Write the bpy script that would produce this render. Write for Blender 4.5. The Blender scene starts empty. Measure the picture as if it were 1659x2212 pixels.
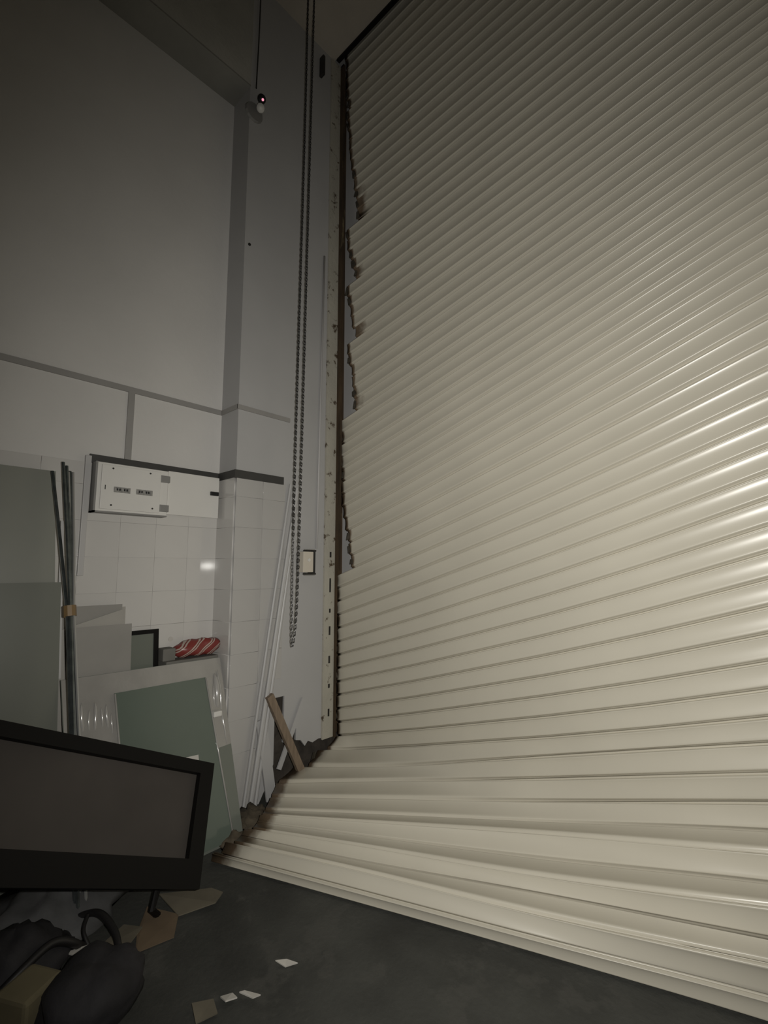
import bpy, bmesh, math, random
from mathutils import Vector, Matrix
random.seed(7)
S = bpy.context.scene
COL = S.collection

# ------------------------------------------------------------------ camera, world, light, exposure
cam_d = bpy.data.cameras.new('camera'); cam = bpy.data.objects.new('camera', cam_d); COL.objects.link(cam)
F_PX = 1020.0
cam_d.sensor_fit = 'VERTICAL'; cam_d.sensor_height = 36.0; cam_d.lens = 36.0 * F_PX / 2212.0
cam_d.clip_start = 0.02; cam_d.clip_end = 100
cam.location = (0, 0, 1.43)
cam.rotation_euler = (math.radians(90) + math.atan(119.0 / F_PX), 0, math.radians(42.5))
S.camera = cam

W = bpy.data.worlds.new('night'); S.world = W; W.use_nodes = True
W.node_tree.nodes['Background'].inputs[0].default_value = (0.85, 0.9, 1.0, 1)
W.node_tree.nodes['Background'].inputs[1].default_value = 0.004

torch_d = bpy.data.lights.new('torch', 'SPOT'); torch = bpy.data.objects.new('torch', torch_d); COL.objects.link(torch)
torch.location = (0.0, 0.10, 1.44)
torch.rotation_euler = (Vector((-1.34, 2.356, 1.46)) - Vector(torch.location)).to_track_quat('-Z', 'Y').to_euler()
torch_d.energy = 275; torch_d.color = (1.0, 0.972, 0.91); torch_d.spot_size = math.radians(140); torch_d.spot_blend = 1.0
torch_d.shadow_soft_size = 0.02

S.view_settings.view_transform = 'Standard'; S.view_settings.look = 'None'
S.view_settings.gamma = 1.0; S.view_settings.use_curve_mapping = False
S.view_settings.exposure = -0.55

# ------------------------------------------------------------------ helpers
def lnk(o, parent=None):
    COL.objects.link(o)
    if parent is not None: o.parent = parent
    return o

def tag(o, label=None, cat=None, group=None, kind=None):
    if label: o['label'] = label
    if cat: o['category'] = cat
    if group: o['group'] = group
    if kind: o['kind'] = kind
    return o

def empty(name, loc):
    o = bpy.data.objects.new(name, None); o.location = loc; o.empty_display_size = 0.1
    COL.objects.link(o); return o

class MB:
    """collects world-space geometry for ONE mesh object"""
    def __init__(s): s.v = []; s.f = []; s.smooth = False
    def add(s, vs, fs):
        b = len(s.v); s.v += [Vector(v) for v in vs]; s.f += [tuple(i + b for i in f) for f in fs]; return s
    def box(s, lo, hi, M=None):
        x0, y0, z0 = lo; x1, y1, z1 = hi
        vs = [(x0,y0,z0),(x1,y0,z0),(x1,y1,z0),(x0,y1,z0),(x0,y0,z1),(x1,y0,z1),(x1,y1,z1),(x0,y1,z1)]
        if M is not None: vs = [M @ Vector(v) for v in vs]
        return s.add(vs, [(3,2,1,0),(4,5,6,7),(0,1,5,4),(1,2,6,5),(2,3,7,6),(3,0,4,7)])
    def bbox(s, lo, hi, b=0.004, M=None):
        """box with chamfered edges"""
        bm = bmesh.new(); bmesh.ops.create_cube(bm, size=1)
        for v in bm.verts: v.co = Vector([lo[i] + (v.co[i] + .5) * (hi[i] - lo[i]) for i in range(3)])
        bmesh.ops.bevel(bm, geom=bm.edges[:], offset=b, segments=2, affect='EDGES', profile=0.6)
        bm.verts.index_update()
        vs = [v.co.copy() if M is None else M @ v.co for v in bm.verts]; fs = [[v.index for v in f.verts] for f in bm.faces]
        bm.free(); return s.add(vs, fs)
    def slab(s, quad, th):
        """thin plate from an outline of coplanar points, thickness th along its normal"""
        q = [Vector(p) for p in quad]; n = len(q)
        nor = Vector((0,0,0))
        for i in range(n): nor += (q[i] - q[0]).cross(q[(i+1) % n] - q[0])
        nor.normalize()
        vs = [p for p in q] + [p - nor * th for p in q]
        fs = [tuple(range(n)), tuple(range(2*n-1, n-1, -1))] + [(i, i+n, (i+1) % n + n, (i+1) % n) for i in range(n)]
        return s.add(vs, fs)
    def tube(s, pts, r, seg=8, cap=True):
        pts = [Vector(p) for p in pts]; n = len(pts); rs = r if isinstance(r, (list, tuple)) else [r] * n
        rings = []; up = Vector((0.31, 0.17, 0.93))
        for i, p in enumerate(pts):
            t = (pts[min(i+1, n-1)] - pts[max(i-1, 0)]).normalized()
            if abs(t.dot(up)) > .95: up = Vector((1, .1, 0))
            a = t.cross(up).normalized(); b = t.cross(a)
            rings.append([p + (a * math.cos(2*math.pi*k/seg) + b * math.sin(2*math.pi*k/seg)) * rs[i] for k in range(seg)])
        vs = [v for r_ in rings for v in r_]
        fs = [(i*seg+k, i*seg+(k+1) % seg, (i+1)*seg+(k+1) % seg, (i+1)*seg+k) for i in range(n-1) for k in range(seg)]
        if cap: fs += [tuple(range(seg-1, -1, -1)), tuple((n-1)*seg + k for k in range(seg))]
        return s.add(vs, fs)
    def build(s, name, mat, parent=None, origin=None, smooth=False, solidify=None):
        if origin is None:
            if parent is not None: origin = Vector(parent.matrix_basis.translation) if parent.parent is None else Vector(parent.matrix_basis.translation) + Vector(parent.parent.matrix_basis.translation)
            else:
                xs = [v.x for v in s.v]; ys = [v.y for v in s.v]; zs = [v.z for v in s.v]
                origin = Vector(((min(xs)+max(xs))/2, (min(ys)+max(ys))/2, min(zs)))
        me = bpy.data.meshes.new(name)
        me.from_pydata([tuple(v - Vector(origin)) for v in s.v], [], s.f); me.validate(); me.update()
        bm = bmesh.new(); bm.from_mesh(me); bmesh.ops.recalc_face_normals(bm, faces=bm.faces[:]); bm.to_mesh(me); bm.free()
        if mat: me.materials.append(mat)
        if smooth: me.polygons.foreach_set('use_smooth', [True] * len(me.polygons))
        o = bpy.data.objects.new(name, me); lnk(o, parent)
        if parent is None: o.location = origin
        return o

def catmull(pts, n=8):
    pts = [Vector(p) for p in pts]; P = [pts[0]] + pts + [pts[-1]]; out = []
    for i in range(1, len(P) - 2):
        for k in range(n):
            t = k / n
            a, b, c, d = P[i-1], P[i], P[i+1], P[i+2]
            out.append(0.5 * ((2*b) + (c-a)*t + (2*a-5*b+4*c-d)*t*t + (3*b-a-3*c+d)*t**3))
    return out + [pts[-1]]

MATS = {}
def mat(name, col, rough=0.6, metal=0.0, var=0.0, vscale=6.0, col2=None, c2amt=0.0, c2scale=4.0, c2thr=0.55, bump=0.0, bscale=60.0, spec=0.5, coat=0.0, trans=0.0, emit=None, estr=0.0, stretch=None):
    m = bpy.data.materials.new(name); m.use_nodes = True; nt = m.node_tree; N = nt.nodes; L = nt.links
    p = N['Principled BSDF']
    p.inputs['Base Color'].default_value = (*col, 1); p.inputs['Roughness'].default_value = rough; p.inputs['Metallic'].default_value = metal
    p.inputs['Specular IOR Level'].default_value = spec; p.inputs['Coat Weight'].default_value = coat; p.inputs['Coat Roughness'].default_value = 0.06
    p.inputs['Transmission Weight'].default_value = trans
    if emit: p.inputs['Emission Color'].default_value = (*emit, 1); p.inputs['Emission Strength'].default_value = estr
    tc = N.new('ShaderNodeTexCoord'); mp = N.new('ShaderNodeMapping'); L.new(tc.outputs['Object'], mp.inputs['Vector'])
    if stretch: mp.inputs['Scale'].default_value = stretch
    cur = None
    if var > 0:
        n1 = N.new('ShaderNodeTexNoise'); n1.inputs['Scale'].default_value = vscale; n1.inputs['Detail'].default_value = 6; L.new(mp.outputs[0], n1.inputs['Vector'])
        r = N.new('ShaderNodeMapRange'); r.inputs['From Min'].default_value = .3; r.inputs['From Max'].default_value = .7
        r.inputs['To Min'].default_value = 1 - var; r.inputs['To Max'].default_value = 1 + var; L.new(n1.outputs['Fac'], r.inputs['Value'])
        mx = N.new('ShaderNodeMix'); mx.data_type = 'RGBA'; mx.blend_type = 'MULTIPLY'; mx.inputs['Factor'].default_value = 1
        mx.inputs['A'].default_value = (*col, 1); L.new(r.outputs[0], mx.inputs['B']); cur = mx.outputs['Result']
    if col2 is not None:
        n2 = N.new('ShaderNodeTexNoise'); n2.inputs['Scale'].default_value = c2scale; n2.inputs['Detail'].default_value = 8; n2.inputs['Roughness'].default_value = .65; L.new(mp.outputs[0], n2.inputs['Vector'])
        r2 = N.new('ShaderNodeMapRange'); r2.inputs['From Min'].default_value = c2thr; r2.inputs['From Max'].default_value = c2thr + .07
        r2.inputs['To Max'].default_value = c2amt; L.new(n2.outputs['Fac'], r2.inputs['Value'])
        mx2 = N.new('ShaderNodeMix'); mx2.data_type = 'RGBA'; L.new(r2.outputs[0], mx2.inputs['Factor'])
        if cur: L.new(cur, mx2.inputs['A'])
        else: mx2.inputs['A'].default_value = (*col, 1)
        mx2.inputs['B'].default_value = (*col2, 1); cur = mx2.outputs['Result']
    if cur: L.new(cur, p.inputs['Base Color'])
    if bump > 0:
        n3 = N.new('ShaderNodeTexNoise'); n3.inputs['Scale'].default_value = bscale; n3.inputs['Detail'].default_value = 4; L.new(mp.outputs[0], n3.inputs['Vector'])
        b = N.new('ShaderNodeBump'); b.inputs['Strength'].default_value = bump; b.inputs['Distance'].default_value = 0.01; L.new(n3.outputs['Fac'], b.inputs['Height']); L.new(b.outputs[0], p.inputs['Normal'])
    MATS[name] = m; return m

M_wall = mat('painted_plaster', (.60,.585,.56), .75, var=.05, vscale=1.6, bump=.12, bscale=35)
M_beam = mat('bare_concrete', (.40,.39,.35), .9, var=.12, vscale=3, bump=.3, bscale=40)
M_soffit = mat('shade_toned_soffit', (.24,.235,.21), .9, var=.1, vscale=3, bump=.2, bscale=40)  # underside colour darkened so it shades evenly with the beam face
M_ceil = mat('ceiling_concrete', (.42,.38,.32), .9, var=.12, vscale=2, bump=.2, bscale=30)
M_floor = mat('dark_floor', (.044,.045,.040), .75, var=.35, vscale=3.5, col2=(.066,.065,.058), c2amt=.6, c2scale=5, c2thr=.55, bump=.3, bscale=50)
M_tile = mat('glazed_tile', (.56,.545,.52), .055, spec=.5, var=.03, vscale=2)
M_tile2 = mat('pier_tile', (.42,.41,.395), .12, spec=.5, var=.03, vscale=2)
M_grout = mat('grout', (.40,.39,.375), .9)
M_core = mat('broken_masonry', (.05,.042,.034), .95, var=.4, vscale=12, bump=.6, bscale=25)
M_jamb = mat('jamb_paint', (.42,.415,.41), .6, var=.04, vscale=2)
M_band = mat('dark_border', (.045,.044,.041), .6, var=.1, vscale=9)
M_grey = mat('grey_trunking', (.29,.28,.265), .6, var=.05, vscale=4)
M_conduit = mat('white_conduit', (.46,.45,.44), .45)
M_dark = mat('dark_metal', (.03,.028,.025), .5, metal=.3, var=.3, vscale=20)
M_chain = mat('chain_steel', (.06,.058,.055), .4, metal=.5, var=.3, vscale=40)
M_rail = mat('rail_paint', (.42,.40,.34), .55, var=.06, vscale=5, col2=(.06,.036,.016), c2amt=.95, c2scale=13, c2thr=.58, bump=.3, bscale=40)
M_rust = mat('rusty_slot', (.05,.031,.015), .8, var=.5, vscale=14, col2=(.20,.155,.085), c2amt=.8, c2scale=9, c2thr=.60, stretch=(1,1,.25))
M_lock = mat('rusty_end_lock', (.05,.042,.03), .8, var=.4, vscale=30)
M_white = mat('white_steel', (.66,.645,.61), .4, var=.02)
M_boxside = mat('grey_steel_and_shade', (.22,.215,.205), .5)  # grey of hinges and camera mount; also shade on the board's sides
M_black = mat('black_plastic', (.012,.012,.012), .4)
M_breaker = mat('breaker_plastic', (.26,.255,.24), .4, var=.3, vscale=90)
M_beige = mat('beige_plastic', (.58,.53,.45), .35)
M_glassA = mat('frosted_grey_glass', (.27,.275,.24), .32, spec=.45, trans=.1, var=.05, vscale=2)
M_glassB = mat('frosted_green_glass', (.19,.198,.17), .3, spec=.45, trans=.1, var=.05, vscale=2)
M_glassE = mat('sheet_glass', (.17,.185,.16), .14, spec=.5, trans=.1, var=.05, vscale=3)
M_film = mat('plastic_film', (.30,.29,.27), .12, spec=.5, coat=.7, var=.09, vscale=6, bump=.5, bscale=9)
M_fold = mat('film_fold', (.36,.35,.33), .13, spec=.7, coat=.8)
M_glassG = mat('green_glass', (.135,.165,.138), .12, spec=.5, trans=.15, var=.05, vscale=3)
M_boardC = mat('grey_board', (.26,.25,.23), .55, var=.06, vscale=5)
M_boardC2 = mat('pale_grey_board', (.33,.315,.285), .5, var=.05, vscale=5)
M_glassD = mat('dim_green_glass', (.16,.175,.15), .2, trans=.1)
M_blackframe = mat('black_frame', (.006,.0055,.005), .5, spec=.15)
M_mesh = mat('dark_mesh', (.060,.053,.047), .7, spec=.2, var=.12, vscale=3)
M_rod = mat('rod_steel', (.12,.135,.135), .3, metal=.75, var=.25, vscale=30)
M_rodp = mat('pale_rod', (.36,.36,.35), .3, metal=.5)
M_tape = mat('orange_tape', (.20,.13,.06), .5)
M_profile = mat('white_profile', (.44,.435,.43), .45, var=.03)
M_wood = mat('bare_wood', (.20,.15,.105), .7, var=.2, vscale=10, stretch=(6,6,1), bump=.2)
M_card = mat('cardboard', (.125,.09,.056), .85, var=.15, vscale=8)
M_card2 = mat('pale_cardboard', (.125,.11,.08), .85, var=.18, vscale=8)
M_hose = mat('black_rubber', (.012,.011,.011), .5)
M_bag = mat('dark_fabric', (.016,.015,.017), .8, var=.4, vscale=9, bump=.5, bscale=20)
M_cloth = mat('grey_sheet', (.08,.08,.08), .8, var=.35, vscale=7, bump=.5, bscale=14)
M_beigeblock = mat('beige_foam', (.14,.12,.07), .85, var=.12, vscale=8)
M_paper = mat('white_paper', (.5,.48,.44), .8, var=.06, vscale=20)
M_carton = mat('grey_carton', (.15,.145,.13), .8, var=.1, vscale=8)
M_lens = mat('lens_black', (.01,.01,.01), .1)
M_led = mat('pink_led', (.9,.4,.5), .4, emit=(1,.35,.5), estr=1.2)
M_dust = mat('rubble', (.075,.06,.04), .9, var=.4, vscale=14, bump=.6, bscale=30)

# slat paint: cream enamel with rust / dirt at the damaged end (vertex attribute 'wear')
M_slat = mat('cream_enamel', (.54,.508,.425), .30, spec=.5, var=.035, vscale=2.5)
def slat_wear(m):
    nt = m.node_tree; N = nt.nodes; L = nt.links; p = N['Principled BSDF']
    src = p.inputs['Base Color'].links[0].from_socket
    at = N.new('ShaderNodeAttribute'); at.attribute_name = 'wear'
    tc = N.new('ShaderNodeTexCoord'); nz = N.new('ShaderNodeTexNoise'); nz.inputs['Scale'].default_value = 11; nz.inputs['Detail'].default_value = 7
    L.new(tc.outputs['Object'], nz.inputs['Vector'])
    mul = N.new('ShaderNodeMath'); mul.operation = 'MULTIPLY_ADD'; L.new(at.outputs['Fac'], mul.inputs[0]); mul.inputs[1].default_value = 1.25; 
    sub = N.new('ShaderNodeMath'); sub.operation = 'SUBTRACT'; L.new(nz.outputs['Fac'], sub.inputs[0]); sub.inputs[1].default_value = .98
    L.new(sub.outputs[0], mul.inputs[2])
    r = N.new('ShaderNodeMapRange'); r.inputs['From Min'].default_value = 0; r.inputs['From Max'].default_value = .35; r.inputs['To Max'].default_value = .92; L.new(mul.outputs[0], r.inputs['Value'])
    mx = N.new('ShaderNodeMix'); mx.data_type = 'RGBA'; L.new(r.outputs[0], mx.inputs['Factor']); L.new(src, mx.inputs['A']); mx.inputs['B'].default_value = (.12,.075,.04,1)
    L.new(mx.outputs['Result'], p.inputs['Base Color'])
slat_wear(M_slat)

# red wrapping with pale diagonal stripes
def red_stripes():
    m = bpy.data.materials.new('red_striped_wrap'); m.use_nodes = True; nt = m.node_tree; N = nt.nodes; L = nt.links; p = N['Principled BSDF']
    p.inputs['Roughness'].default_value = .4
    tc = N.new('ShaderNodeTexCoord'); sep = N.new('ShaderNodeSeparateXYZ'); L.new(tc.outputs['Object'], sep.inputs[0])
    a = N.new('ShaderNodeMath'); a.operation = 'MULTIPLY_ADD'; L.new(sep.outputs['Y'], a.inputs[0]); a.inputs[1].default_value = 13.0
    b = N.new('ShaderNodeMath'); b.operation = 'MULTIPLY'; L.new(sep.outputs['Z'], b.inputs[0]); b.inputs[1].default_value = -16.0; L.new(b.outputs[0], a.inputs[2])
    fr = N.new('ShaderNodeMath'); fr.operation = 'FRACT'; L.new(a.outputs[0], fr.inputs[0])
    rp = N.new('ShaderNodeValToRGB'); L.new(fr.outputs[0], rp.inputs[0]); rp.color_ramp.interpolation = 'CONSTANT'
    e = rp.color_ramp.elements; e[0].position = 0; e[0].color = (.20,.035,.03,1); e[1].position = .55; e[1].color = (.42,.35,.30,1)
    for pos, c in ((.68,(.16,.03,.03,1)), (.78,(.42,.35,.30,1)), (.9,(.20,.035,.03,1))):
        q = e.new(pos); q.color = c
    L.new(rp.outputs[0], p.inputs['Base Color']); return m
M_red = red_stripes()

# ------------------------------------------------------------------ room shell
XW, XC, YC, YD = -2.838, -2.628, 1.508, 2.356     # left wall, pier face, pier edge, door plane
fl = MB().box((-2.95,-4.0,-.1), (3.3,4.2,0)).build('floor', M_floor); tag(fl, kind='structure')
wl = MB().box((-2.98,-4.0,0), (XW,2.7,6.5)).build('wall_left', M_wall); tag(wl, kind='structure')
tag(MB().box((XW,-4.0,5.58), (3.2,2.265,5.95)).build('ceiling', M_ceil), kind='structure')
tag(MB().box((3.2,-4.0,0), (3.3,2.7,5.95)).build('wall_right', M_wall), kind='structure')
tag(MB().box((-2.98,-4.1,0), (3.3,-4.0,5.95)).build('wall_back', M_wall), kind='structure')
tag(MB().box((XW,2.62,5.6), (3.2,2.75,6.5)).box((XW,2.2,6.5), (3.2,2.75,6.6)).build('header_and_light_lid', M_dark), kind='structure')  # unseen header wall, with a lid added to block light from above
beam = MB().box((XW,-4.0,4.722), (-2.622,YC,5.58)).build('trim_1', M_beam); tag(beam, kind='structure')
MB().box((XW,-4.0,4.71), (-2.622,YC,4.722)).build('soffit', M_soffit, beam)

tag(MB().box((-2.60,2.262,5.562), (3.2,2.292,5.60)).build('header_gap_shade', M_blackframe), kind='structure')  # black strip added to stand for the shaded gap above the shutter
# pier beside the door: plaster skin with a broken foot over a dark masonry core
skin = [(YC,0,1.74,0),(1.74,0,1.775,.06),(1.775,.06,1.80,.10),(1.80,.10,1.838,.20),(1.838,.60,1.91,.60),(1.91,.31,1.945,.33),(1.945,.33,1.965,.375),(1.965,.375,2.01,.375),(2.01,.30,2.05,.29),(2.05,.29,2.085,.245),(2.085,.245,2.11,.27),(2.11,.27,2.15,.25),(2.15,.25,2.2,.262),(2.2,.262,2.31,.25)]
wf = MB()
for ya, za, yb, zb_ in skin:
    wf.add([(x,y,z_) for x in (-2.645,XC) for y,z_ in ((ya,za),(yb,zb_),(yb,5.58),(ya,5.58))], [(3,2,1,0),(4,5,6,7),(0,1,5,4),(1,2,6,5),(2,3,7,6),(3,0,4,7)])
wf.box((XW,YC,0),(-2.645,YC+.05,5.58))
wall_front = wf.build('wall_front', M_jamb); tag(wall_front, kind='structure')
MB().box((XW,YC+.05,0), (-2.725,2.45,5.58)).box((-2.74,2.30,0),(-2.62,2.42,.26)).build('core', M_core, wall_front)

tag(MB().box((2.515,2.30,0),(3.2,2.5,5.6)).build('wall_front', M_wall), kind='structure')
# glazed tiles
def tile_mesh():
    m = MB(); P = [(.5,0),(.5,.93),(.4985,.97),(.4955,.99),(.491,1.0)]; vs = []; fs = []
    for r, d in P: vs += [(d*.01, -r*.1905*1.0+0 , -r*.1905), (d*.01, r*.1905, -r*.1905), (d*.01, r*.1905, r*.1905), (d*.01, -r*.1905, r*.1905)]
    k = len(P)
    for i in range(k-1):
        for q in range(4): fs.append((i*4+q, i*4+(q+1)%4, (i+1)*4+(q+1)%4, (i+1)*4+q))
    fs.append(tuple((k-1)*4+q for q in range(4))); 
    me = bpy.data.meshes.new('tile'); me.from_pydata(vs, [], fs); me.materials.append(M_tile); me.update()
    bm = bmesh.new(); bm.from_mesh(me); bmesh.ops.recalc_face_normals(bm, faces=bm.faces[:])
    bm.to_mesh(me); bm.free(); me.polygons.foreach_set('use_smooth',[len(p.vertices)==4 and p.area < .03 for p in me.polygons]); return me
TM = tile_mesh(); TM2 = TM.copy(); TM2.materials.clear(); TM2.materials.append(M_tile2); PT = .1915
rows = [1.675 + PT*.5 - PT*i for i in range(0,9)] + [1.675 + PT*1.5]
def put_tile(parent, x, y, z, rot=0, sy=1.0, sz=1.0, me=TM):
    o = bpy.data.objects.new('tile', me); lnk(o, parent); o.location = Vector((x,y,z)) - Vector(parent.location)
    o.rotation_euler = (random.uniform(-.001,.001), random.uniform(-.0015,.0015), rot + random.uniform(-.0015,.0015)); o.scale = (1, sy*1.0, sz*1.0)
rowspec = []
z = 1.675
rowspec.append(((1.675+1.985)/2 + .0, (1.985-1.8665)/PT, None))
rowspec = [((1.8665+1.985)/2, (1.985-1.8665)/PT)] + [(1.8665 - PT*(i+.5), 1.0) for i in range(9)]
zb = 1.8665 - PT*9
rowspec.append((zb/2+.002, zb/PT))
for (zc, sz) in rowspec:
    for k in range(9):
        put_tile(wl, XW-.001, 1.507 - PT*(k+.5), zc, 0, 1, sz)
    for k in range(2):
        yc = YC + PT*(k+.5)
        if k == 1 and zc < .65: continue
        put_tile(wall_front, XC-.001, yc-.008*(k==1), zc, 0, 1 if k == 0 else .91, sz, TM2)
    put_tile(wall_front, (XW+XC)/2+.0, YC+.001, zc, -math.pi/2, 1.07, sz)

# dark border course above the tiles, grey surface trunking
tag(MB().box((XW,.76,1.987),(XW+.016,YC,2.032)).build('trim_2', M_band), kind='structure')
tag(MB().box((XC,YC-.016,1.980),(XC+.014,1.855,2.031)).box((XW+.016,YC-.014,1.982),(XC+.006,YC,2.031)).build('trim_3', M_band), kind='structure')
tag(MB().box((XW,-3.9,2.424),(XW+.010,YC,2.456)).build('trim_4', M_grey), kind='structure')
tag(MB().box((XC,YC-.01,2.422),(XC+.008,1.90,2.452)).box((XW+.01,YC-.010,2.424),(XC+.006,YC,2.453)).build('trim_5', M_grey), kind='structure')
tag(MB().box((XW,.932,2.032),(XW+.010,.966,2.424)).build('trim_6', M_grey), kind='structure')

# ------------------------------------------------------------------ roller shutter
def z0(X):
    nodes = [(-3.2,.71),(-2.635,.885),(-1.9,1.108),(-1.05,1.378),(-.6,1.528),(-.16,1.682),(.45,1.885),(1.0,2.02),(2.6,2.2)]
    for (a,b),(c,d) in zip(nodes, nodes[1:]):
        if X <= c: return b + (d-b)*(X-a)/(c-a)
    return nodes[-1][1]
def pitch(X): return .0925 + .0034*min(X+2.635, 2.6)
def seam_z(j, X):
    if j >= 0: return z0(X) - j*pitch(X)
    zl = .885 - j*.0968
    t = min(max((zl-1.7)/3.4,0),1); g = 1 - (t*.75 + .25*t*t*(3-2*t))
    return zl + g*(z0(X)-.885) - j*.0034*.55*min(X+2.635,2.6)*max(0,1-t*2)
ENDS = [(6.4,-2.60),(5.74,-2.60),(4.836,-2.538),(4.124,-2.424),(4.12,-2.56),(4.0,-2.56),(3.639,-2.456),(3.63,-2.545),(3.52,-2.537),(3.11,-2.44),(3.10,-2.535),(3.066,-2.531),(2.589,-2.445),(2.585,-2.62),(2.518,-2.612),(2.03,-2.589),(1.68,-2.523),(1.414,-2.471),(1.41,-2.645),(1.379,-2.644),(.848,-2.622),(.0,-2.612)]
def end_x(z):
    for (a,b),(c,d) in zip(ENDS, ENDS[1:]):
        if z >= c: return b + (d-b)*(a-z)/max(a-c,1e-6)
    return -2.612
LOW = {
 9:[(-2.54,2.04,.15),(-2.319,2.164,.17),(-1.072,2.354,.5),(-.196,2.361,.77)],
 10:[(-2.506,1.782,.14),(-2.242,2.017,.15),(-1.076,2.354,.395),(-.203,2.346,.665)],
 11:[(-2.402,1.672,.13),(-2.108,1.898,.14),(-1.07,2.33,.3),(-.211,2.356,.555)],
 12:[(-2.315,1.572,.12),(-1.999,1.801,.13),(-1.04,2.258,.24),(-.218,2.347,.454)],
 13:[(-2.266,1.523,.135),(-1.92,1.73,.15),(-.986,2.135,.26),(-.211,2.22,.44)],
 14:[(-2.256,1.489,.11),(-1.874,1.69,.12),(-.966,2.082,.18),(-.218,2.204,.34)],
 15:[(-2.211,1.433,.12),(-1.804,1.627,.13),(-.905,1.947,.2),(-.209,2.074,.34)],
 16:[(-2.251,1.396,.085),(-1.767,1.595,.09),(-.901,1.93,.14),(-.218,2.083,.23)],
 17:[(-2.205,1.325,.1),(-1.687,1.523,.12),(-.855,1.826,.14),(-.214,1.998,.21)],
 18:[(-2.241,1.281,.05),(-1.656,1.496,.06),(-.847,1.802,.07),(-.225,2.024,.09)],
 19:[(-2.296,1.26,.004),(-1.667,1.507,.004),(-.857,1.817,.004),(-.232,2.041,.004)]}
SEG = [4,8,8,5,4]
def seam(j, xl=None):
    if j <= 8:
        if xl is None: xl = end_x(seam_z(j,-2.6))
        nod = [xl, -2.43, -1.05, -.16, .9, 2.5]; out = []
        if j == 8: nod[1] = -2.40
        for i in range(5):
            for k in range(SEG[i]):
                X = nod[i] + (nod[i+1]-nod[i])*k/SEG[i]; out.append(Vector((X,YD,seam_z(j,X))))
        out.append(Vector((2.5,YD,seam_z(j,2.5))))
        if j == 8:
            out[0] = Vector((-2.60,2.25,.185)); out[1] = Vector((-2.56,2.275,.19)); out[2] = Vector((-2.51,2.30,.195)); out[3] = Vector((-2.46,2.325,.20))
        return out
    p = LOW[j]; e = p[3]; f = max(0.0, (e[2])/.555)
    ext1 = (.9, min(e[1]+.30, YD), e[2] + .32*min(1,f)); ext2 = (2.5, min(e[1]+.40, YD), e[2] + .50*min(1,f))
    P = [Vector(q) for q in p] + [Vector(ext1), Vector(ext2)]
    PP = [P[0]*2-P[1]] + P + [P[-1]*2-P[-2]]; out = []
    for i in range(5):
        a,b,c,d = PP[i],PP[i+1],PP[i+2],PP[i+3]
        l0=(b-a).length; l1=(c-b).length; l2=(d-c).length
        m1 = ((c-b)/l1*l0 + (b-a)/l0*l1)/(l0+l1)*l1; m2 = ((d-c)/l2*l1 + (c-b)/l1*l2)/(l1+l2)*l1
        for k in range(SEG[i]):
            t = k/SEG[i]
            out.append(b*(2*t**3-3*t*t+1) + m1*(t**3-2*t*t+t) + c*(-2*t**3+3*t*t) + m2*(t**3-t*t))
    return out + [P[-1]]
PROF = [(0,-.014),(.015,-.009),(.03,-.0055),(.045,-.006),(.06,-.011),(.075,-.006),(.088,.0048),(.10,.0060),(.12,.0049),(.145,.0040),(.19,.0027),(.27,.0012),(.36,.0003),(.45,.0000),(.55,.0003),(.65,.0012),(.74,.0025),(.82,.0039),(.85,.0038),(.868,.0020),(.89,-.0020),(.92,-.0070),(.95,-.0118),(1.0,-.014)]
NC = sum(SEG) + 1
JT = -54
shutter = empty('roller_shutter', (-.05, YD, 0))
tag(shutter, 'cream steel slat roller shutter, crooked and pushed in at its lower left corner', 'roller shutter')
org = Vector(shutter.location)
def strip_normals(top, bot):
    out = []
    for c in range(NC):
        ax = (top[min(c+1,NC-1)] - top[max(c-1,0)] + bot[min(c+1,NC-1)] - bot[max(c-1,0)]).normalized()
        nr = ax.cross(bot[c] - top[c]); nr.normalize()
        out.append(-nr if nr.dot(Vector((-.3,-1,.35))) < 0 else nr)
    return out
SN = {j: strip_normals(seam(j), seam(j+1)) for j in range(JT, 19)}
def seam_normal(j, c):
    return (SN[max(j-1,JT)][c] + SN[min(j,18)][c]).normalized()
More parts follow.
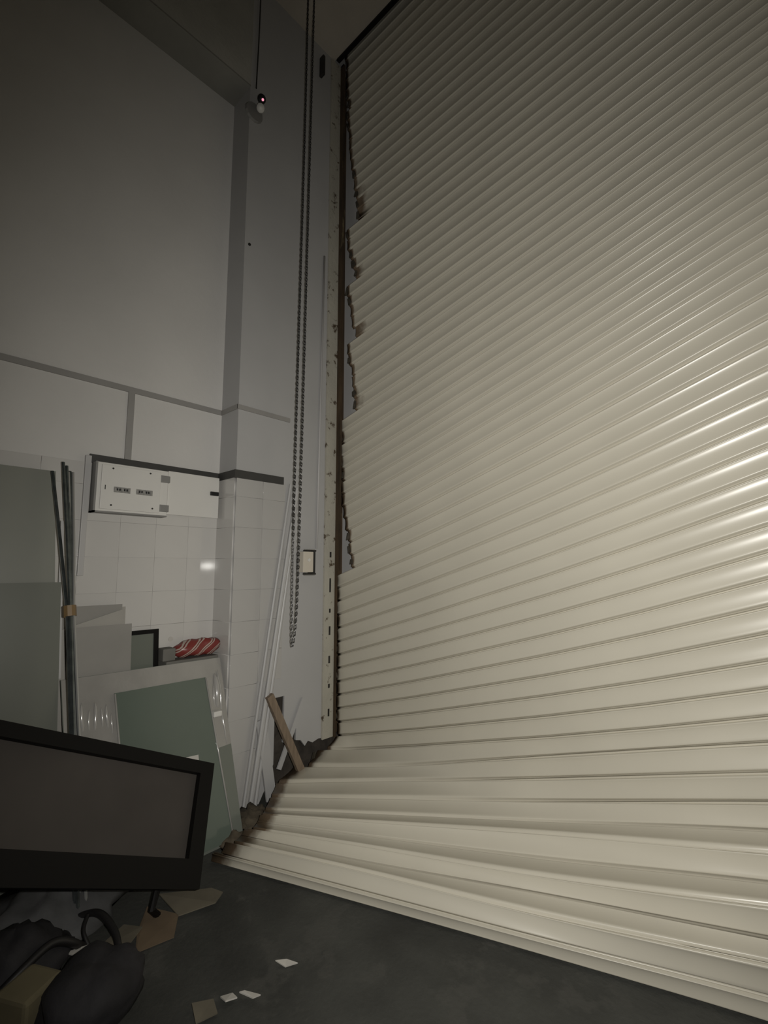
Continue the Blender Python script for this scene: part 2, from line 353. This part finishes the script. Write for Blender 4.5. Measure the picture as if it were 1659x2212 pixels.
for j in range(JT, 19):
    xl = None
    if j < 8:
        zm = (seam_z(j,-2.55) + seam_z(j+1,-2.55))/2
        xl = end_x(zm) + random.uniform(-.012,.012)
    top = seam(j, xl); bot = seam(j+1, (xl + random.uniform(-.004,.008)) if (xl is not None and j+1 <= 8) else None)
    if j >= 8:                      # each bent slat ends square, so the torn edge steps
        ax0 = (top[0]-top[1]).normalized(); ext = (bot[0]-top[0]).dot(ax0)
        if ext > 0: top[0] = top[0] + ax0*ext*.8
    nrm = strip_normals(top, bot)
    vs = []; fs = []; wear = []
    np_ = len(PROF)
    for c in range(NC):
        a = top[c]; b = bot[c]
        nr = nrm[c]; n0 = seam_normal(j,c); n1 = seam_normal(j+1,c)
        k = (b - a).length / .0985
        k = min(max(k, .7), 1.25)
        u = (a - top[0]).length
        low = j >= 9
        wv = max(0.0, 1 - u/(.12 if low else .06))
        if 12 <= j <= 16: wv = max(wv, .8*(1.0 - u/.18))
        for v, d in PROF:
            w0 = max(0.0, 1 - v/.12); w1 = max(0.0, (v-.84)/.16)
            nn = nr.lerp(n0, w0).lerp(n1, w1).normalized(); kk = k if (w0 == 0 and w1 == 0) else 1.0
            vs.append(a.lerp(b, v) + nn*d*kk - org); wear.append(wv)
    for c in range(NC-1):
        for r in range(np_-1): fs.append((c*np_+r, c*np_+r+1, (c+1)*np_+r+1, (c+1)*np_+r))
    nm = 'bottom_bar' if j == 18 else 'slat'
    me = bpy.data.meshes.new(nm); me.from_pydata([tuple(v) for v in vs], [], fs); me.update()
    at = me.attributes.new('wear','FLOAT','POINT'); at.data.foreach_set('value', wear)
    me.materials.append(M_slat); me.polygons.foreach_set('use_smooth',[True]*len(me.polygons))
    o = bpy.data.objects.new(nm, me); lnk(o, shutter)
    so = o.modifiers.new('thick','SOLIDIFY'); so.thickness = .0016; so.offset = 0
    # bent rusty end lock on the torn end
    if j < 9 and seam_z(j,-2.6) < 5.6:
        a = top[0]; b = bot[0]; c0 = (a+b)/2; L_ = (b-a).length
        hw = L_*random.uniform(.2,.34); dx = random.uniform(.008,.022); tilt = random.uniform(-.35,.35)
        if random.random() < .55:
            Mx = Matrix.Translation(c0 + Vector((dx*.2, -.006, 0))) @ Matrix.Rotation(tilt, 4, 'Y') @ Matrix.Rotation(random.uniform(-.3,.5), 4, 'Z')
            mb = MB(); mb.add([Mx @ Vector(q) for q in [(-dx,-.004,-hw),(dx,-.004,-hw*.7),(dx*.6,-.004,hw),(-dx*.6,-.004,hw*.8),(-dx,.006,-hw),(dx,.006,-hw*.7),(dx*.6,.006,hw),(-dx*.6,.006,hw*.8)]],
                   [(3,2,1,0),(4,5,6,7),(0,1,5,4),(1,2,6,5),(2,3,7,6),(3,0,4,7)])
            mb.build('end_lock', M_lock, o, origin=org)

# ------------------------------------------------------------------ guide rail
rail = empty('guide_rail', (-2.6, 2.32, .24)); tag(rail, 'tall cream steel guide rail with rusty slot between pier and shutter', 'guide rail')
MB().box((-2.627,2.222,.25),(-2.612,2.325,5.56)).build('flange', M_rail, rail)
m = MB(); zz = .25
MB().box((-2.627,2.318,.245),(-2.596,2.332,1.40)).build('inner_lip', M_rust, rail); MB().box((-2.627,2.318,1.40),(-2.566,2.332,5.55)).build('inner_lip', M_rust, rail)
MB().box((-2.66,2.415,.2),(-2.27,2.43,5.9)).build('outer_lip', M_jamb, rail)
MB().box((-2.655,2.33,.24),(-2.64,2.42,5.56)).build('web', M_rust, rail)
# slotted holes in the flange
for zc, hh in ((.42,.05),(.60,.028),(.78,.05),(.98,.06),(1.12,.028),(1.30,.10),(1.52,.04)):
    MB().box((-2.613,2.268,zc-hh*.5),(-2.6105,2.283,zc+hh*.5)).build('slot_hole', M_dark, rail)

# ------------------------------------------------------------------ hand chain
def chain_strand(pts, name, parent):
    pth = catmull(pts, 40); L = [0]
    for a, b in zip(pth, pth[1:]): L.append(L[-1] + (b-a).length)
    step = .0205; nn = int(L[-1]/step); m = MB(); i = 0
    for k in range(nn):
        s = (k+.5)*step
        while i < len(L)-2 and L[i+1] < s: i += 1
        t = (s-L[i])/max(L[i+1]-L[i],1e-6); p = pth[i].lerp(pth[i+1], t); d = (pth[i+1]-pth[i]).normalized()
        sx = Vector((1,0,0)) if k % 2 else Vector((.25,.97,0)); sx = (sx - d*sx.dot(d)).normalized()
        ring = [p + d*(.0135*math.cos(q*math.pi/4)) + sx*(.0058*math.sin(q*math.pi/4)) for q in range(9)]
        m.tube(ring, .0032, seg=4, cap=False)
    return m.build(name, M_chain, parent)
hc = empty('hand_chain', (-2.42,1.81,.92)); tag(hc, 'long double steel hand chain hanging in front of the pier', 'chain')
tag(chain_strand([(-2.42,1.824,5.58),(-2.42,1.820,4.4),(-2.42,1.800,2.1),(-2.42,1.800,1.2),(-2.42,1.806,.93)], 'strand', hc), kind='stuff')
tag(chain_strand([(-2.40,1.864,5.58),(-2.40,1.854,4.4),(-2.40,1.834,2.1),(-2.405,1.826,1.2),(-2.42,1.810,.93)], 'strand', hc), kind='stuff')

# thin white conduit and push-button box on the pier
tag(MB().tube([(XC+.012,2.178,3.80),(XC+.012,2.160,2.4),(XC+.012,2.150,1.56)], .0075, 8).build('conduit', M_conduit, smooth=True), 'thin white conduit running down the pier to the push-button box', 'conduit')
pb = empty('push_button_box', (XC,2.06,1.38)); tag(pb, 'small beige push-button box on the pier beside the rail', 'switch box')
MB().box((XC,2.045,1.37),(XC+.012,2.135,1.555)).build('back_plate', M_grey, pb)
MB().bbox((XC+.012,1.985,1.395),(XC+.075,2.072,1.535),.006).build('cover', M_beige, pb)
MB().box((XC+.012,2.072,1.39),(XC+.06,2.10,1.54)).build('gap', M_black, pb)
for za, zb_ in ((1.537,1.548),(1.378,1.390)): MB().box((XC+.012,2.03,za),(XC+.05,2.115,zb_)).build('bracket', M_dark, pb)
MB().tube([(XC+.07,2.03,1.478),(XC+.082,2.03,1.478)], .011, 12).build('button', M_white, pb)

# ------------------------------------------------------------------ distribution board
db = empty('distribution_board', (XW+.008,.97,1.715)); tag(db, 'white steel distribution board on tiled wall with its door hanging open', 'electrical panel')
x0 = XW+.008
MB().box((x0,.772,1.716),(x0+.075,.782,1.985)).box((x0,.772,1.716),(x0+.075,1.15,1.724)).build('shaded_sides', M_boxside, db)  # left side and underside of the white box, coloured grey as shade
MB().bbox((x0+.006,.781,1.722),(x0+.072,1.15,1.984),.003).build('body', M_white, db)
cv = MB().bbox((x0+.07,.80,1.735),(x0+.082,1.105,1.972),.003).build('cover_plate', M_white, db)
MB().box((x0+.0815,.862,1.828),(x0+.083,.945,1.858)).build('breaker_bank', M_breaker, cv)
MB().box((x0+.0815,.975,1.828),(x0+.083,1.062,1.858)).build('breaker_bank', M_breaker, cv)
for i in range(7):
    for yb in (.864,.977): MB().box((x0+.083,yb+i*.012,1.838),(x0+.088,yb+i*.012+.006,1.85)).build('toggle', M_black if i % 3 else M_grey, cv)
for y_, z_ in ((.853,1.757),(1.065,1.757),(.853,1.955),(1.045,1.955)):
    MB().tube([(x0+.08,y_,z_),(x0+.0845,y_,z_)], .005, 8).build('screw', M_dark, cv)
MB().box((x0+.0815,.818,1.838),(x0+.083,.822,1.862)).build('key_slot', M_black, cv)
dr = MB().bbox((x0+.040,1.158,1.735),(x0+.054,1.478,1.992),.003).build('door', M_white, db)
MB().bbox((x0+.054,1.418,1.875),(x0+.066,1.472,1.900),.003).build('latch', M_black, dr)
for z_ in (1.765,1.935): MB().bbox((x0+.03,1.105,z_-.02),(x0+.082,1.158,z_+.02),.004).build('hinge', M_boxside, db)
tag(MB().bbox((XW+.008,.738,1.385),(XW+.028,.766,2.02),.003).build('conduit', M_conduit), 'short grey conduit dropping down the tiles from the left of the distribution board', 'conduit')
tag(MB().tube([(XW+.009,1.242,1.012),(XW+.0115,1.242,1.012)], .014, 14).build('sticker', M_paper), 'small round pale sticker on the white tiles', 'sticker')
tag(MB().tube([(XC-.002,1.542,3.56),(XC+.006,1.542,3.56)], .010, 8).build('wall_plug', M_dark), 'tiny dark plug high on the pier', 'wall plug')

# ------------------------------------------------------------------ security camera
sc_ = empty('security_camera', (-2.62,1.56,4.62)); tag(sc_, 'small security camera with pink light at top of the pier', 'security camera')
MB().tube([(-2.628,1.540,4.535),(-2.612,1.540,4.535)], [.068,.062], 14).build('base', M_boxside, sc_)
MB().tube([(-2.615,1.56,4.57),(-2.585,1.565,4.60)], .014, 8).build('arm', M_boxside, sc_)
MB().tube([(-2.605,1.575,4.575),(-2.565,1.553,4.535),(-2.530,1.533,4.50)], [.020,.027,.025], 14).build('housing', M_white, sc_, smooth=True)
MB().tube([(-2.60,1.580,4.655),(-2.565,1.560,4.612),(-2.525,1.536,4.565)], [.022,.029,.026], 14).build('hood', M_black, sc_, smooth=True)
MB().tube([(-2.527,1.545,4.566),(-2.519,1.541,4.558)], .008, 10).build('led', M_led, sc_)
tag(MB().tube([(-2.615,1.545,4.72),(-2.613,1.552,5.1),(-2.613,1.556,5.58)], .0045, 6).build('cable', M_dark), 'thin dark cable climbing the beam above the security camera', 'cable')
tag(MB().bbox((-2.628,2.105,5.30),(-2.58,2.128,5.47),.006).build('bracket', M_dark), 'dark iron bracket at top of the pier beside the shutter', 'bracket')

# ------------------------------------------------------------------ leaning panes and boards by the left wall
def leaning(name, mt, y0, y1, xt, zt, xb, zb=0.0, th=.006, ys=0.0, label=None, cat=None, group=None, parent=None, tilt=0.0):
    """sheet parallel to the wall, top edge at (xt,zt), foot at (xb,zb); tilt lifts the y1 end of the top edge"""
    q = [(xb,y0,zb),(xb,y1,zb),(xt,y1+ys,zt+tilt),(xt,y0+ys,zt)]
    o = MB().slab(q, th).build(name, mt, parent)
    if label: tag(o, label, cat, group)
    return o
leaning('glass_sheet', M_glassA, -.75, .70, -2.785, 1.907, -2.70, ys=-.095, label='tallest grey frosted glass sheet leaning at far left behind the rods', cat='glass sheet')
leaning('glass_sheet', M_glassB, -.70, .685, -2.745, 1.357, -2.62, ys=-.03, label='lower green-grey glass sheet in front of the tallest one at left', cat='glass sheet')
tag(MB().slab([(-2.72,.655,.9),(-2.72,.678,.9),(-2.765,.652,1.66),(-2.765,.638,1.66)], .006).build('edge_strip', M_profile), 'narrow white strip standing at the glass sheet edge behind the rods', 'strip')
leaning('board', M_boardC, .66, .955, -2.79, 1.232, -2.70, label='tallest grey board leaning on the tiles right of the rods', cat='board')
leaning('board', M_boardC2, .66, .950, -2.768, 1.118, -2.678, tilt=.088, label='pale board with slanting top edge between two grey boards by the rods', cat='board')
leaning('board', M_boardC, .70, .993, -2.745, 1.130, -2.655, label='shortest grey board in front of the others beside the rods', cat='board')
leaning('board', M_boardC2, .70, .980, -2.812, 1.216, -2.735, label='thin grey board against the tiles, edge showing right of the tallest board', cat='board')
# small black framed pane
fr = empty('framed_glass', (-2.70,1.0,0)); tag(fr, 'small black-framed pane leaning on the tiles beside the grey boards', 'framed glass')
def lean_pt(y, z, xt, zt, xb, off=0): return Vector((xb + (xt-xb)*z/zt + off, y, z))
fx = (-2.80,1.083,-2.70)
MB().slab([lean_pt(.80,.02,*fx), lean_pt(1.13,.02,*fx), lean_pt(1.13,1.062,*fx), lean_pt(.80,1.062,*fx)], .005).build('pane', M_glassD, fr)
for (ya,yb,za,zb_) in ((.78,1.156,1.060,1.083),(1.130,1.156,0,1.060),(.78,.806,0,1.060),(.806,1.13,0,.024)):
    MB().slab([lean_pt(ya,za,*fx,.008), lean_pt(yb,za,*fx,.008), lean_pt(yb,zb_,*fx,.008), lean_pt(ya,zb_,*fx,.008)], .02).build('frame_bar', M_blackframe, fr)
# carton and red bundle
tag(MB().bbox((-2.825,1.175,0),(-2.715,1.485,.905),.004).build('carton', M_carton), 'tall grey carton standing against tiles under the red bundle', 'carton')
tag(MB().bbox((-2.82,1.165,.905),(-2.74,1.235,.972),.004).build('tray', M_carton), 'small grey box lying on the carton beside the red bundle', 'box')
def lump(name, mt, c, r, seed, amp=.18, seg=20, ring=12, freq=3.0, flat=None):
    rnd = random.Random(seed); ph = [rnd.uniform(0,6.28) for _ in range(9)]
    m = MB(); vs = []; fs = []
    for i in range(ring+1):
        th = math.pi*i/ring
        for k in range(seg):
            a = 2*math.pi*k/seg
            d = Vector((math.sin(th)*math.cos(a), math.sin(th)*math.sin(a), math.cos(th)))
            q = 1 + amp*(math.sin(freq*d.x*2+ph[0])*math.sin(freq*d.y*2+ph[1]) + .6*math.sin(freq*2.1*d.z+ph[2]+2*d.x) + .5*math.sin(freq*3.3*d.y+ph[3])*math.sin(freq*2.7*d.x+ph[4]))
            p = Vector(c) + Vector((d.x*r[0], d.y*r[1], d.z*r[2]))*q
            if flat is not None and p.z < flat: p.z = flat
            vs.append(p)
    for i in range(ring):
        for k in range(seg): fs.append((i*seg+k, i*seg+(k+1)%seg, (i+1)*seg+(k+1)%seg, (i+1)*seg+k))
    m.add(vs, fs); return m.build(name, mt, smooth=True)
rb = MB(); ringp = []
for i in range(17):
    t = i/16; y = 1.245 + .245*t; rr = .048*(.55+.45*min(1,t*5))*(.8+.2*min(1,(1-t)*9)); 
    for k in range(12):
        a = 2*math.pi*k/12; w = 1 + .12*math.sin(3*a+7*t) + .08*math.sin(19*t+a)
        ringp.append((-2.762+.9*rr*w*math.cos(a), y+.01*math.cos(a), max(.906,.951+.012*t+rr*w*math.sin(a))))
rb.add(ringp, [(i*12+k, i*12+(k+1)%12, (i+1)*12+(k+1)%12, (i+1)*12+k) for i in range(16) for k in range(12)] + [tuple(range(11,-1,-1)), tuple(16*12+k for k in range(12))])
tag(rb.build('wrapped_bundle', M_red, smooth=True), 'red bundle wrapped in pale diagonal stripes, on carton by the pier', 'bundle')

# large filmed glass sheet E and green pane G lying on it
def xE(z, off=0): return -2.70 + (.9 - z)*.357 + off
tag(ES := MB().slab([(xE(0),.70,0),(xE(0),1.486,0),(xE(.893),1.484,.893),(xE(.897),.672,.897)], .008).build('glass_sheet', M_glassE), 'wide glass sheet under shiny plastic film, leaning beside the pier', 'glass sheet')
GS = tag(MB().slab([(xE(.02,.02),.92,.02),(xE(.02,.02),1.42,.02),(xE(.803,.02),1.372,.803),(xE(.804,.02),.895,.804)], .008).build('glass_sheet', M_glassG), 'green glass pane leaning on the filmed sheet beside the pier', 'glass sheet')
for ya, yb in ((1.372,1.42),(.897,.92)):
    MB().tube([(xE(.80,.022),ya,.80),(xE(.4,.022),(ya+yb)/2,.4),(xE(.03,.022),yb,.03)], .0045, 8).build('polished_edge', M_fold, GS, smooth=True)
tag(MB().slab([(xE(.45,.034),1.18,.45),(xE(.39,.034),1.275,.39),(xE(.432,.034),1.275,.445)], .0015).build('paper_label', M_paper), 'white paper triangle stuck on the green glass pane', 'paper')
tag(MB().bbox((xE(.62,.01),1.385,.595),(xE(.62,.045),1.435,.625),.006).build('edge_glint', M_white), 'white block added as a glint at right edge of the green pane', 'glint')  # small white block added for the glint on the pane edge

ES_o = ES
MB().slab([(xE(.40,.003),.69,.40),(xE(.44,.003),1.484,.44),(xE(.892,.003),1.483,.892),(xE(.896,.003),.674,.896)], .0012).build('film', M_film, ES_o)
for yy, zc, hl, r in ((1.436,.715,.10,.020),(1.455,.70,.13,.010),(1.418,.69,.07,.006),(.735,.70,.05,.007),(.755,.715,.07,.009),(.785,.70,.05,.006),(.81,.71,.07,.009),(.838,.70,.05,.006),(.862,.70,.06,.008),(.883,.665,.05,.006),(1.455,.53,.09,.006)):
    sl = .357 - (1.43 - zc)/2.60
    MB().tube([(xE(z_,.003) + sl*(z_-zc), yy+.003*math.sin(30*z_+yy*60), z_) for z_ in [zc-hl+2*hl*k/6 for k in range(7)]], [.001,r*.7,r,r,r,r*.7,.001], 10).build('film_fold', M_fold, ES_o, smooth=True)
# bundle of long rods
rods = []
for i, (yt, zt, yl) in enumerate(((.577,1.895,.648),(.617,1.945,.660),(.628,1.915,.668),(.642,1.90,.684),(.650,1.905,.672),(.662,1.90,.700),(.634,1.93,.694))):
    a = Vector((-2.722+.006*(i%2), yt, zt)); b = Vector((-2.45+.008*(i%3), yl, .70)); d = (b-a)/(a.z-b.z); c = a + d*a.z*.999
    mid_y = .662; mz = 1.218; t = (a.z-mz)/a.z; g = a.lerp(c,t); g.y = g.y*.35 + mid_y*.65
    pale = i in (3,5)
    o = MB().tube([a, a.lerp(g,.5)+Vector((0,.002,0)), g, g.lerp(c,.45), c], .0075 if not pale else .006, 6).build('rod', M_rodp if pale else M_rod)
    rods.append(o)
RL = ['leftmost steel rod of the taped bundle, its top bent away', 'tallest steel rod of the taped bundle by the glass sheets', 'steel rod just right of the tallest one in the taped bundle', 'pale rod in the middle of the taped bundle', 'steel rod second from the right in the taped bundle', 'pale rightmost rod of the taped bundle', 'steel rod hidden behind the tallest one in the taped bundle']
for o, l in zip(rods, RL): tag(o, l, 'rod', 'rods taped in a bundle')
tp = MB(); tc_ = Vector((-2.568,.655,1.228))
tp.tube([tc_+Vector((-.006,-.001,.024)), tc_+Vector((.005,.001,-.024))], .027, 10, cap=False)
tag(tp.build('tape', M_tape, solidify=None), 'orange-brown tape binding the rod bundle', 'tape')

# white profiles slanting across the pier
for i, (yb, xb, yt, zt, w, l) in enumerate(((1.640,-2.575,1.952,1.965,.030,'widest white profile slanting up across the pier behind the chain'),
                                     (1.690,-2.600,1.925,1.55,.020,'shorter white profile slanting across the pier, right of the widest'),
                                     (1.602,-2.592,1.908,1.99,.016,'narrow white profile slanting across the pier, left of the widest'))):
    a = Vector((xb,yb,0)); b = Vector((XC+.012+.02*(i==0),yt,zt)); d = (b-a).normalized(); s_ = Vector((0,1,0)); s_ = (s_-d*s_.dot(d)).normalized(); n_ = d.cross(s_)*(1 if d.cross(s_).x>0 else -1)
    m = MB(); q = []
    for e in (a,b): q += [e-s_*w/2, e+s_*w/2, e+s_*w/2+n_*.012, e+s_*w*.2+n_*.016, e-s_*w*.2+n_*.016, e-s_*w/2+n_*.012]
    m.add(q, [(5,4,3,2,1,0),(6,7,8,9,10,11)] + [(k,(k+1)%6,6+(k+1)%6,6+k) for k in range(6)])
    tag(m.build('profile', M_profile), l, 'profile', 'white profiles leaning on the pier')

# wooden stick and broken bits at the foot of the pier
def plank(name, a, b, w, th, mt, label, cat):
    a = Vector(a); b = Vector(b); d = (b-a).normalized(); s_ = Vector((0,1,0)); s_ = (s_-d*s_.dot(d)).normalized(); n_ = d.cross(s_).normalized()
    q = [p + s_*i*w/2 + n_*j*th/2 for p in (a,b) for i, j in ((-1,-1),(1,-1),(1,1),(-1,1))]
    o = MB().add(q, [(0,1,2,3),(7,6,5,4),(0,1,5,4),(1,2,6,5),(2,3,7,6),(3,0,4,7)]).build(name, mt); return tag(o, label, cat)
plank('wooden_stick', (-2.555,1.745,.645), (-2.535,2.045,.02), .048, .028, M_wood, 'brown wooden stick slanting at the broken foot of the pier', 'stick')
plank('plaster_strip', (-2.612,2.055,.56), (-2.60,1.86,.17), .032, .012, M_jamb, 'grey strip slanting the other way behind the wooden stick', 'strip')
plank('plaster_strip', (-2.60,1.72,.50), (-2.585,1.80,.02), .07, .012, M_jamb, 'broken plaster flake at the pier foot beside the slanting profiles', 'plaster')
for i,(p,r,s) in enumerate((((-2.47,1.60,.0),(.10,.09,.075),3),((-2.38,1.42,.0),(.09,.07,.05),5))):
    tag(lump('rubble', M_dust, p, r, s, amp=.22, freq=4, flat=.0), ['heap of brown rubble at the pier foot beside the shutter corner','low brown rubble left of the shutter corner on the floor'][i], 'rubble')

# ------------------------------------------------------------------ foreground dark framed screen, propped askew
sf = empty('framed_screen', (-2.103,1.077,.04)); tag(sf, 'large black-framed dark mesh screen propped askew on the floor at left', 'screen')
BR = Vector((-2.103,1.077,.04)); dU = Vector((0,-.9063,.4226)); dV = Vector((-.25,.183,.3924)).normalized()
n_ = dU.cross(dV).normalized(); n_ = n_ if n_.x > 0 else -n_
WF, HF = 1.35, .50
def sp(u, v, off=0): return BR + dU*u + dV*v + n_*off
def bar(u0,u1,v0,v1,th=.03): return MB().slab([sp(u0,v0,.012),sp(u1,v0,.012),sp(u1,v1,.012),sp(u0,v1,.012)], -th if False else th)
bar(0,WF,0,.105).build('frame_bar', M_blackframe, sf); bar(0,WF,HF-.055,HF).build('frame_bar', M_blackframe, sf)
bar(0,.072,.105,HF-.055).build('frame_bar', M_blackframe, sf); bar(WF-.07,WF,.105,HF-.055).build('frame_bar', M_blackframe, sf)
MB().slab([sp(.06,.09),sp(WF-.06,.09),sp(WF-.06,HF-.05),sp(.06,HF-.05)], .004).build('mesh_panel', M_mesh, sf)
MB().tube([sp(.17,.03,0), sp(.17,-.03,.0)+Vector((.01,-.02,-.02)), Vector((-2.12,.94,.0))], .014, 8).build('foot', M_blackframe, sf)

# ------------------------------------------------------------------ floor litter
def sheet(name, mt, pts, z=.004, th=.004, label=None, cat=None):
    o = MB().slab([(x,y,z + (random.uniform(0,.012))) for x,y in pts], th).build(name, mt); return tag(o, label, cat)
sheet('cardboard', M_card, [(-2.19,.92),(-2.05,.99),(-1.955,.93),(-1.985,.80),(-2.08,.84)], label='brown cardboard piece lying on the floor below the dark screen', cat='cardboard')
sheet('cardboard', M_card2, [(-2.22,.98),(-2.10,1.16),(-2.03,1.175),(-1.99,1.12),(-2.04,.985)], z=.010, label='pale cardboard piece on the floor near the shutter corner', cat='cardboard')
sheet('cardboard', M_card2, [(-2.16,.82),(-2.08,.86),(-2.02,.78),(-2.10,.70)], z=.006, label='small pale cardboard scrap beside the black hoses', cat='cardboard')
sheet('paper_scrap', M_paper, [(-1.565,1.125),(-1.545,1.16),(-1.502,1.178),(-1.525,1.14)], label='white scrap on the floor nearest the shutter', cat='scrap')
sheet('paper_scrap', M_paper, [(-1.545,.968),(-1.535,.982),(-1.485,1.012),(-1.490,.985)], label='oblong white scrap at the bottom of the floor', cat='scrap')
sheet('paper_scrap', M_paper, [(-1.585,.922),(-1.565,.955),(-1.535,.955),(-1.545,.918)], label='folded white scrap left of the oblong one', cat='scrap')
sheet('paper_scrap', M_card2, [(-1.62,.84),(-1.59,.90),(-1.535,.885),(-1.55,.82)], label='grey scrap at the bottom edge left of the white ones', cat='scrap')
sheet('paper_scrap', M_paper, [(-2.10,.60),(-2.07,.67),(-2.03,.675),(-2.035,.63)], z=.05, label='white paper scrap among the black hoses', cat='scrap')
tag(lump('crumpled_sheet', M_cloth, (-2.42,.62,.02), (.20,.26,.11), 11, amp=.2, freq=4, flat=.002), 'crumpled dark grey sheet under the dark screen', 'sheet')
tag(lump('fabric_bag', M_bag, (-1.86,.62,.05), (.14,.16,.10), 21, amp=.12, freq=3, flat=.002), 'black fabric bag at the bottom left on the floor', 'bag')
tag(lump('fabric_bag', M_bag, (-2.16,.46,.05), (.13,.16,.12), 23, amp=.16, freq=4, flat=.002), 'crumpled black cloth at the far left among hoses', 'cloth')
tag(MB().bbox((-2.02,.40,.0),(-1.89,.53,.12),.012, Matrix.Translation((-1.955,.465,0)) @ Matrix.Rotation(.5,4,'Z') @ Matrix.Translation((1.955,-.465,0))).build('foam_block', M_beigeblock), 'beige foam block at the bottom left corner', 'block')
def hose(pts, r, label): return tag(MB().tube(catmull(pts,8), r, 8).build('hose', M_hose, smooth=True), label, 'hose')
hose([(-2.32,.60,.02),(-2.26,.70,.06),(-2.18,.74,.08),(-2.08,.76,.05),(-2.00,.75,.014)], .013, 'black hose arching over the litter beside the cardboard')
hose([(-2.02,.36,.06),(-2.04,.46,.11),(-2.07,.55,.13),(-2.08,.62,.09),(-2.12,.68,.013)], .014, 'black hose curving above the beige foam block')
hose([(-2.30,.62,.013),(-2.22,.63,.05),(-2.14,.63,.06),(-2.06,.66,.013)], .010, 'thin black hose under the arching one')
hose([(-2.20,.70,.09),(-2.14,.67,.07),(-2.07,.69,.012)], .007, 'thinnest black hose beside the white paper scrap')
